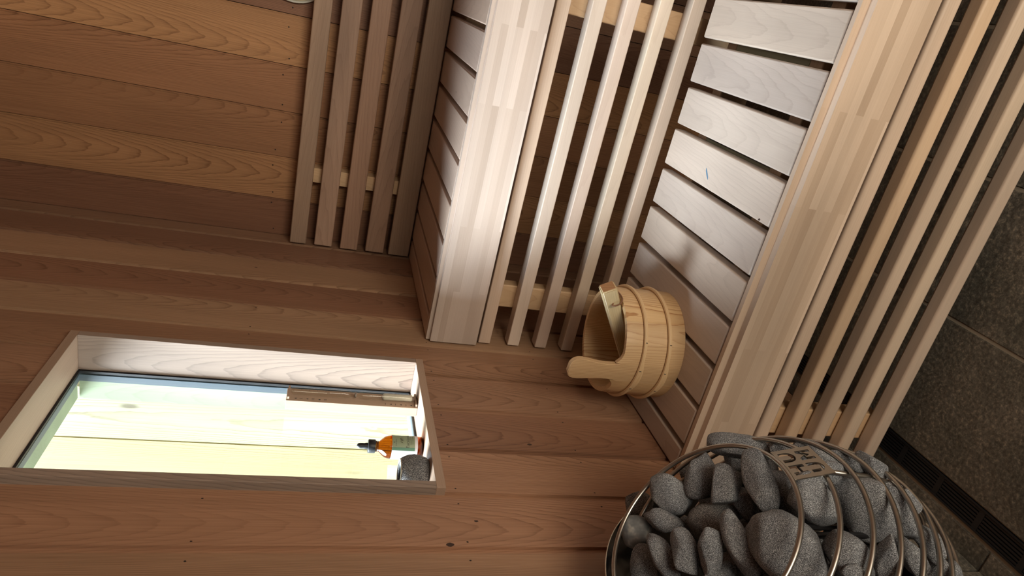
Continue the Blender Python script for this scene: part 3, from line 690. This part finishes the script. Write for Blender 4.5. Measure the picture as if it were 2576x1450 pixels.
STONES = [
('flatA', (0.2989, -1.4207, 0.6921), (0.277, -0.524, -0.806), (-0.476, 0.654, -0.588), (0.0532, 0.0187, 0.0203)),
('s2', (0.2427, -1.4271, 0.7428), (-0.834, -0.52, 0.186), (-0.528, 0.651, -0.546), (0.0367, 0.0281, 0.0262)),
('s3', (0.2008, -1.4207, 0.7859), (0.002, -0.611, -0.792), (-0.563, 0.654, -0.506), (0.0353, 0.0275, 0.0256)),
('s4', (0.2688, -1.4773, 0.7436), (-0.839, -0.494, 0.227), (-0.526, 0.632, -0.569), (0.0304, 0.0213, 0.0201)),
('s5', (0.308, -1.5161, 0.7252), (-0.656, -0.73, -0.194), (-0.506, 0.615, -0.605), (0.0482, 0.0213, 0.0219)),
('s6', (0.2706, -1.4202, 0.6893), (0.392, -0.433, -0.812), (-0.494, 0.645, -0.583), (0.0207, 0.0146, 0.0138)),
('s7', (0.1767, -1.4531, 0.8027), (0.124, -0.539, -0.833), (-0.592, 0.634, -0.498), (0.0311, 0.0165, 0.0163)),
('round', (0.1334, -1.431, 0.8254), (0.331, -0.327, -0.885), (-0.615, 0.637, -0.465), (0.0232, 0.0246, 0.0209)),
('s9', (0.1118, -1.3459, 0.778), (0.329, -0.335, -0.883), (-0.587, 0.659, -0.47), (0.0236, 0.0217, 0.0197)),
('s10', (0.1641, -1.5108, 0.8274), (-0.447, -0.796, -0.408), (-0.626, 0.604, -0.493), (0.0359, 0.0167, 0.017)),
('s11', (0.1956, -1.5328, 0.8135), (-0.588, -0.782, -0.208), (-0.611, 0.598, -0.519), (0.033, 0.0189, 0.0184)),
('s12', (0.2186, -1.5576, 0.7938), (-0.735, -0.673, 0.087), (-0.6, 0.584, -0.547), (0.0329, 0.0169, 0.0168)),
('s13', (0.2103, -1.4878, 0.7451), (0.51, -0.269, -0.817), (-0.567, 0.609, -0.555), (0.0393, 0.027, 0.0255)),
('s14', (0.2461, -1.5668, 0.762), (-0.624, -0.768, -0.146), (-0.575, 0.577, -0.58), (0.0456, 0.0217, 0.0219)),
('big15', (0.276, -1.6077, 0.7257), (-0.136, -0.803, -0.581), (-0.556, 0.547, -0.626), (0.0566, 0.0409, 0.0384)),
('s16', (0.2944, -1.5259, 0.6815), (-0.62, -0.756, -0.211), (-0.505, 0.59, -0.629), (0.0367, 0.0179, 0.018)),
('s17', (0.3328, -1.5765, 0.6861), (-0.132, -0.795, -0.592), (-0.493, 0.571, -0.657), (0.0351, 0.0278, 0.0257)),
('s18', (0.3164, -1.479, 0.602), (-0.16, -0.786, -0.598), (-0.456, 0.596, -0.661), (0.0429, 0.0264, 0.0254)),
('s19', (0.1121, -1.48, 0.8301), (-0.617, -0.773, -0.149), (-0.644, 0.604, -0.469), (0.0317, 0.0209, 0.0199)),
('s20', (0.1914, -1.5639, 0.7648), (0.406, -0.385, -0.829), (-0.609, 0.562, -0.559), (0.0168, 0.0138, 0.0127)),
('s21', (0.1951, -1.36, 0.7177), (0.362, -0.388, -0.848), (-0.531, 0.662, -0.529), (0.0166, 0.0147, 0.0135)),
('s22', (0.3311, -1.4629, 0.6627), (0.414, -0.474, -0.777), (-0.457, 0.63, -0.628), (0.018, 0.0098, 0.0097)),
('A', (0.3412, -1.4989, 0.5735), (0.037, -0.752, -0.658), (-0.435, 0.58, -0.688), (0.03, 0.013, 0.0134)),
('B', (0.3525, -1.5229, 0.5574), (-0.215, -0.823, -0.525), (-0.428, 0.563, -0.707), (0.0262, 0.0135, 0.0134)),
('bigC', (0.3198, -1.5688, 0.5937), (-0.287, -0.842, -0.457), (-0.472, 0.54, -0.697), (0.0533, 0.0389, 0.0364)),
('D', (0.3222, -1.5851, 0.5471), (-0.384, -0.851, -0.36), (-0.46, 0.514, -0.724), (0.0403, 0.0213, 0.0211)),
('E', (0.3386, -1.5834, 0.5354), (-0.39, -0.848, -0.358), (-0.445, 0.514, -0.733), (0.0167, 0.0106, 0.0102)),
('F', (0.3101, -1.6456, 0.6795), (-0.222, -0.852, -0.474), (-0.526, 0.514, -0.677), (0.0283, 0.0235, 0.0216)),
('G', (0.3158, -1.6609, 0.6336), (-0.75, -0.656, 0.087), (-0.51, 0.488, -0.708), (0.0296, 0.0149, 0.0148)),
('H', (0.2947, -1.6408, 0.5586), (-0.419, -0.865, -0.277), (-0.495, 0.474, -0.729), (0.0349, 0.0152, 0.0157)),
('I', (0.3096, -1.6207, 0.5235), (-0.38, -0.868, -0.321), (-0.469, 0.48, -0.742), (0.032, 0.0156, 0.0157)),
('J', (0.2831, -1.6506, 0.5087), (0.545, -0.513, -0.663), (-0.488, 0.449, -0.748), (0.0206, 0.0169, 0.0156)),
('K', (0.3042, -1.6739, 0.6893), (0.495, -0.465, -0.734), (-0.542, 0.494, -0.68), (0.0141, 0.0127, 0.0116)),
('Lx', (0.3451, -1.5582, 0.5489), (0.2, -0.724, -0.66), (-0.439, 0.537, -0.721), (0.0139, 0.0069, 0.0069)),

]
LAB = {
 'flatA': 'long flat grey stone at the bench side of the heater, lying over the top rod',
 's2': 'rounded grey stone at the bench side of the top opening, bluish on its upper face',
 's3': 'blunt triangular speckled stone near the window wall side of the heater top',
 's4': 'upright oblong bluish stone in the middle of the bench side of the heater top',
 's5': 'tall pointed stone leaning against the top rod beside the logo plate',
 's6': 'small speckled stone wedged behind the tall pointed stone',
 's7': 'egg shaped speckled stone lying next to the smooth round stone',
 'round': 'smooth round veined stone beside the black shield',
 's9': 'dark stone behind the top rod against the window wall side',
 's10': 'narrow oblong stone leaning below the smooth round stone',
 's11': 'pear shaped grey stone in the centre of the heater top',
 's12': 'upright oval stone to the right of the pear shaped stone',
 's13': 'wide brownish grey stone lying under the pear shaped and oval stones',
 's14': 'long upright stone leaning against the biggest stone of the heater',
 'big15': 'biggest rounded grey stone at the front of the heater, under the top rod',
 's16': 'oblong stone behind the top rod just below the logo plate',
 's17': 'squarish pale grey stone between the two upper rods below the logo plate',
 's18': 'broad pale stone right behind the logo plate',
 's19': 'dark oblong stone standing by the black shield below the round stone',
 's20': 'small stone at the near edge of the heater top',
 'A': 'rounded grey stone on the bench side under the third rod',
 'B': 'small oval stone behind the upright rod at the bench side of the heater',
 'bigC': 'large oval speckled stone behind the second and third rods',
 'D': 'long grey stone behind the fourth rod of the heater',
 'F': 'broad dark stone below the gap that shows the heating element',
 'G': 'oblong stone standing behind the third rod near the viewer',
 'H': 'slanting oblong stone behind the fourth and fifth rods',
 'I': 'dark oblong stone behind the fifth and sixth rods low on the heater',
 'J': 'lowest rounded stone in view behind the outer rods',
 'K': 'small rounded stone in front of the broad dark stone near the viewer',
}
for i, (nm, loc, e1, d, sz) in enumerate(STONES):
    e1 = Vector(e1).normalized(); d = Vector(d).normalized(); e2_ = d.cross(e1).normalized()
    m_ = Matrix((e1, e2_, d)).transposed()
    o = link('stone', stone_mesh(sz[0] * 1.02, sz[1] * 1.02, sz[2], i + 1), M['smoothstone' if nm == 'round' else 'granite'], None, loc, (1, 1, 1) if nm not in ('s9', 's13') else (.8, .74, .68))
    o.rotation_mode = 'QUATERNION'; o.rotation_quaternion = m_.to_quaternion()
    if nm in LAB: tag(o, LAB[nm], 'stone', 'stones in the heater')
    else: tag(o, 'small grey stone half hidden between the larger heater stones', 'stone', 'stones in the heater')
# the stones further inside that fill the cage and show only through the gaps
protos = [stone_mesh(.030, .022, .018, 50), stone_mesh(.026, .023, .017, 51), stone_mesh(.033, .020, .017, 52)]
for p_ in protos: p_.materials.append(M['granite'])
placed = [(Vector(s[1]), max(s[4]) * .78) for s in STONES]
tries = 0; cnt = 0
tn = Vector((math.sin(.654) * math.cos(PHI), math.sin(.654) * math.sin(PHI), math.cos(.654)))
while tries < 6000 and cnt < 70:
    tries += 1
    p_ = HC + Vector([random.uniform(-.17, .17) for _ in range(3)])
    if (p_ - HC).length > .150 or (p_ - Vector((.2348, -1.5381, .8063))).dot(tn) > -.04 or p_.x < .088 or p_.z < .525: continue
    if abs(p_.y + 1.600) < .035 and p_.x > .255 and .60 < p_.z < .74: continue      # the open gap at the heating element
    if any((p_ - q).length < r * .92 + .017 for q, r in placed): continue
    placed.append((p_, .0215)); cnt += 1
    o = link('stone', protos[cnt % 3], None, None, p_); o.rotation_euler = [random.uniform(0, 6.3) for _ in range(3)]
    tag(o, 'small grey stone half hidden between the larger heater stones', 'stone', 'stones in the heater')

# ============================================================ THINGS ON THE WINDOW SILL
SZ = 1.0978
# --- sand timer
tm = empty('sand_timer', (-.0435, -.8655, SZ), 'wooden sauna sand timer with glass tube standing on the window sill', 'timer')
toff = tuple(tm.location)
board('back_board', (-.0545, -.889, SZ), (-.0315, -.842, 1.3825), M['timer_wood'], tm, bev=.0008, off=toff)
for z in (SZ + .0015, 1.3765): board('end_block', (-.0313, -.887, z), (-.0235, -.844, z + .004), M['timer_wood'], tm, off=toff)
mid = (SZ + 1.3825) / 2 - .004
prof = [(.0012, mid), (.0030, mid + .004), (.0075, mid + .012), (.0085, mid + .020), (.0085, 1.366), (.0070, 1.3725), (0, 1.3745)]
prof = [(r, 2 * mid - z + .002) for r, z in prof[::-1]] + prof
gl = link('glass_tube', lathe_mesh([(r, z - SZ) for r, z in prof], 24), M['tube'], tm, (.0215, -.0005, 0))
link('sand', lathe_mesh([(0, .012), (.0072, .0135), (.0074, .075), (.0065, .0775), (.002, .0805), (0, .0810)], 20), M['sand'], gl)
link('waist_band', tube_mesh([(.0048 * math.cos(k * math.pi / 8), .0048 * math.sin(k * math.pi / 8), mid - SZ + .001) for k in range(16)], .0021, 6, True), M['plate'], gl)
def text_mesh(s, size, font_ext=.0):
    cu = bpy.data.curves.new('txt', 'FONT'); cu.body = s; cu.size = size; cu.align_x = 'CENTER'; cu.align_y = 'CENTER'; cu.resolution_u = 3
    t = bpy.data.objects.new('tmp', cu); COL.objects.link(t); bpy.context.view_layer.update()
    me = bpy.data.meshes.new_from_object(t.evaluated_get(bpy.context.evaluated_depsgraph_get())); bpy.data.objects.remove(t); me.materials.clear(); return me
# printed scale on the face that looks into the room (local y, z plane, facing +x)
face = Matrix(((0, 0, 1, 0), (1, 0, 0, 0), (0, 1, 0, 0), (0, 0, 0, 1)))
for s, z in (('5', 1.3515), ('10', 1.3265), ('15', 1.3005)):
    me = text_mesh(s, .0085); me.transform(face); link('scale_mark', me, M['ink'], tm, (.0123, -.0145, z - SZ))
def tri(z, y, s=.0022):
    bm = bmesh.new(); bm.faces.new([bm.verts.new((0, y - s, z - s)), bm.verts.new((0, y + s, z - s)), bm.verts.new((0, y, z + s * 1.3))]); return bm
for z in (1.3635, 1.339, 1.3135, 1.112, 1.1355, 1.158):
    link('scale_mark', mesh(tri(0, 0)), M['ink'], tm, (.0123, -.0145, z - SZ))
for z in (1.123, 1.147, 1.1695):
    board('scale_mark', (-.0313, -.883, z), (-.0311, -.877, z + .0008), M['ink'], tm, off=toff)
for z in (1.352, 1.335, 1.318, 1.30, 1.13, 1.15):
    board('scale_mark', (-.0313, -.8475, z), (-.0311, -.8445, z + .0008), M['ink'], tm, off=toff)

# --- dropper bottle
bt = empty('dropper_bottle', (-.046, -1.014, SZ), 'amber dropper bottle with green and white label on the window sill', 'bottle')
body = [(0, .0002), (.021, .0002), (.0238, .003), (.0240, .006), (.0240, .066), (.0232, .072), (.0205, .079), (.0150, .0855), (.0105, .090), (.0098, .0965)]
link('glass_body', lathe_mesh(body, 40), M['amber'], bt)
link('oil', lathe_mesh([(0, .004), (.0215, .004), (.0222, .008), (.0222, .062), (0, .062)], 32), M['oil'], bt)
link('base_disc', lathe_mesh([(0, .0012), (.0205, .0012), (.0225, .0040), (.0205, .0052), (0, .0035)], 32), plain('thick_glass_base', (.07, .02, .01), .15), bt)  # dark disc inside the bottle's base
for z in (.0925, .0955): link('neck_ring', tube_mesh([(.0108 * math.cos(k * math.pi / 12), .0108 * math.sin(k * math.pi / 12), z) for k in range(24)], .0010, 6, True), plain('dark_amber', (.12, .04, .01), .2), bt)
capp = []
link('cap', lathe_mesh([(0, .0975), (.0136, .0975), (.0140, .0985), (.0140, .1105), (.0132, .1120), (.0065, .1125), (0, .1125)], 40), M['darkglass'], bt)
link('rubber_bulb', lathe_mesh([(.0064, .1126), (.0066, .1165), (.0058, .119), (.0058, .1275), (.0052, .1315), (.0030, .1340), (0, .1346)], 24), M['darkglass'], bt)
link('pipette', lathe_mesh([(0, .010), (.0012, .012), (.0030, .03), (.0032, .092), (0, .093)], 16), M['tube'], bt)
def wrap(a0, a1, z0, z1, r, mat, name):
    bm = bmesh.new(); n = max(4, int(abs(a1 - a0) / .12)); prev = None
    for i in range(n + 1):
        a = a0 + (a1 - a0) * i / n
        cur = [bm.verts.new((q * math.cos(a), q * math.sin(a), z)) for q, z in ((r, z0), (r, z1), (r - .00025, z1), (r - .00025, z0))]
        if prev:
            for k in range(4): bm.faces.new((prev[k], prev[(k + 1) % 4], cur[(k + 1) % 4], cur[k]))
        prev = cur
    bmesh.ops.recalc_face_normals(bm, faces=bm.faces[:])
    return link(name, mesh(bm, True), mat, bt)
D = math.radians
wl = tag(wrap(D(-170), D(80), .0125, .0655, .02435, M['label_white'], 'label'), 'white wraparound label')
g1 = wrap(D(-66), D(70), .0185, .0655, .02445, M['label_green'], 'label_panel'); g1.parent = wl; tag(g1, 'sage green printed panel')
g2 = wrap(D(-67), D(-52), .0185, .0655, .02452, M['label_band'], 'label_band'); g2.parent = wl
def bend(me, a_c, z_c, r):
    for v_ in me.vertices:
        a = a_c + v_.co.x / r; z = z_c + v_.co.y; v_.co = (r * math.cos(a), r * math.sin(a), z)
    return me
for s, size, a, z in (('Eucalyptus', .0092, D(-10), .0335), ('essential oil', .0032, D(-14), .0272), ('100% pure', .0030, D(-12), .0232)):
    if s == 'Eucalyptus': link('printed_word', bend(text_mesh(s, size), a, z, .02462), M['ink'], wl)
    else:
        # illegible small print: a row of tiny strokes
        bm = bmesh.new(); x = -.010
        while x < .011:
            w = random.uniform(.0006, .0012); q = [bm.verts.new(p) for p in ((x, -.0006, 0), (x + w, -.0006, 0), (x + w, .0006, 0), (x, .0006, 0))]; bm.faces.new(q); x += w + .0005
        tag(link('small_print', bend(mesh(bm), a, z, .02460), M['ink'], wl), kind='stuff')
bm = bmesh.new()
for k, (an, ln) in enumerate(((-.55, .0085), (-.15, .0095), (.25, .009), (.6, .0075), (-.95, .007))):
    dx, dy = math.sin(an), -math.cos(an); ox, oy = 0.002 * k - .004, .004
    q = [(ox, oy), (ox + dx * ln * .5 - dy * .0009, oy + dy * ln * .5 + dx * .0009), (ox + dx * ln, oy + dy * ln), (ox + dx * ln * .5 + dy * .0009, oy + dy * ln * .5 - dx * .0009)]
    bm.faces.new([bm.verts.new((a_, b_, 0)) for a_, b_ in q])
link('leaf_emblem', bend(mesh(bm), D(-12), .0460, .02462), plain('dark_olive_print', (.06, .06, .03), .6), wl)
bm = bmesh.new()
for k in range(7):
    x = -.007 + k * .0023; q = [bm.verts.new(p) for p in ((x, -.0007, 0), (x + .0010, -.0007, 0), (x + .0010, .0007, 0), (x, .0007, 0))]; bm.faces.new(q)
q = [(0, .0015), (.0009, .004), (0, .0062), (-.0009, .004)]; bm.faces.new([bm.verts.new((a_, b_, 0)) for a_, b_ in q])
tag(link('small_print', bend(mesh(bm), D(-28), .0575, .02462), M['ink'], wl), kind='stuff')
bm = bmesh.new()
for k in range(11):
    x = -.024 + 0 * k; y = -.024 + k * .0044; L2 = random.uniform(.0015, .004)
    q = [bm.verts.new(p) for p in ((-.012, y, 0), (-.012 + L2, y, 0), (-.012 + L2, y + .0007, 0), (-.012, y + .0007, 0))]; bm.faces.new(q)
tag(link('small_print', bend(mesh(bm), D(-100), .0395, .02462), plain('grey_print', (.35, .35, .4), .6), wl), kind='stuff')

# --- stone cup (oil burner stone)
cup = empty('stone_cup', (-.0345, -1.1065, SZ), 'round dark granite cup with metal rim beside the dropper bottle', 'cup')
prof = [(0, .0), (.0255, .0), (.0300, .004), (.0345, .017), (.0360, .028), (.0345, .040), (.0300, .0505), (.0272, .0545), (.0255, .0545), (.0235, .0535), (.0235, .045), (0, .044)]
link('granite_body', lathe_mesh(prof, 48), M['cupstone'], cup)
link('metal_ring', tube_mesh([(.0262 * math.cos(k * math.pi / 24), .0262 * math.sin(k * math.pi / 24), .0552) for k in range(48)], .0013, 8, True), M['rim'], cup)
link('inner_dish', lathe_mesh([(0, .0465), (.0200, .0465), (.0228, .0530), (.0222, .0535), (.0195, .0480), (0, .0480)], 40), M['darkglass'], cup)
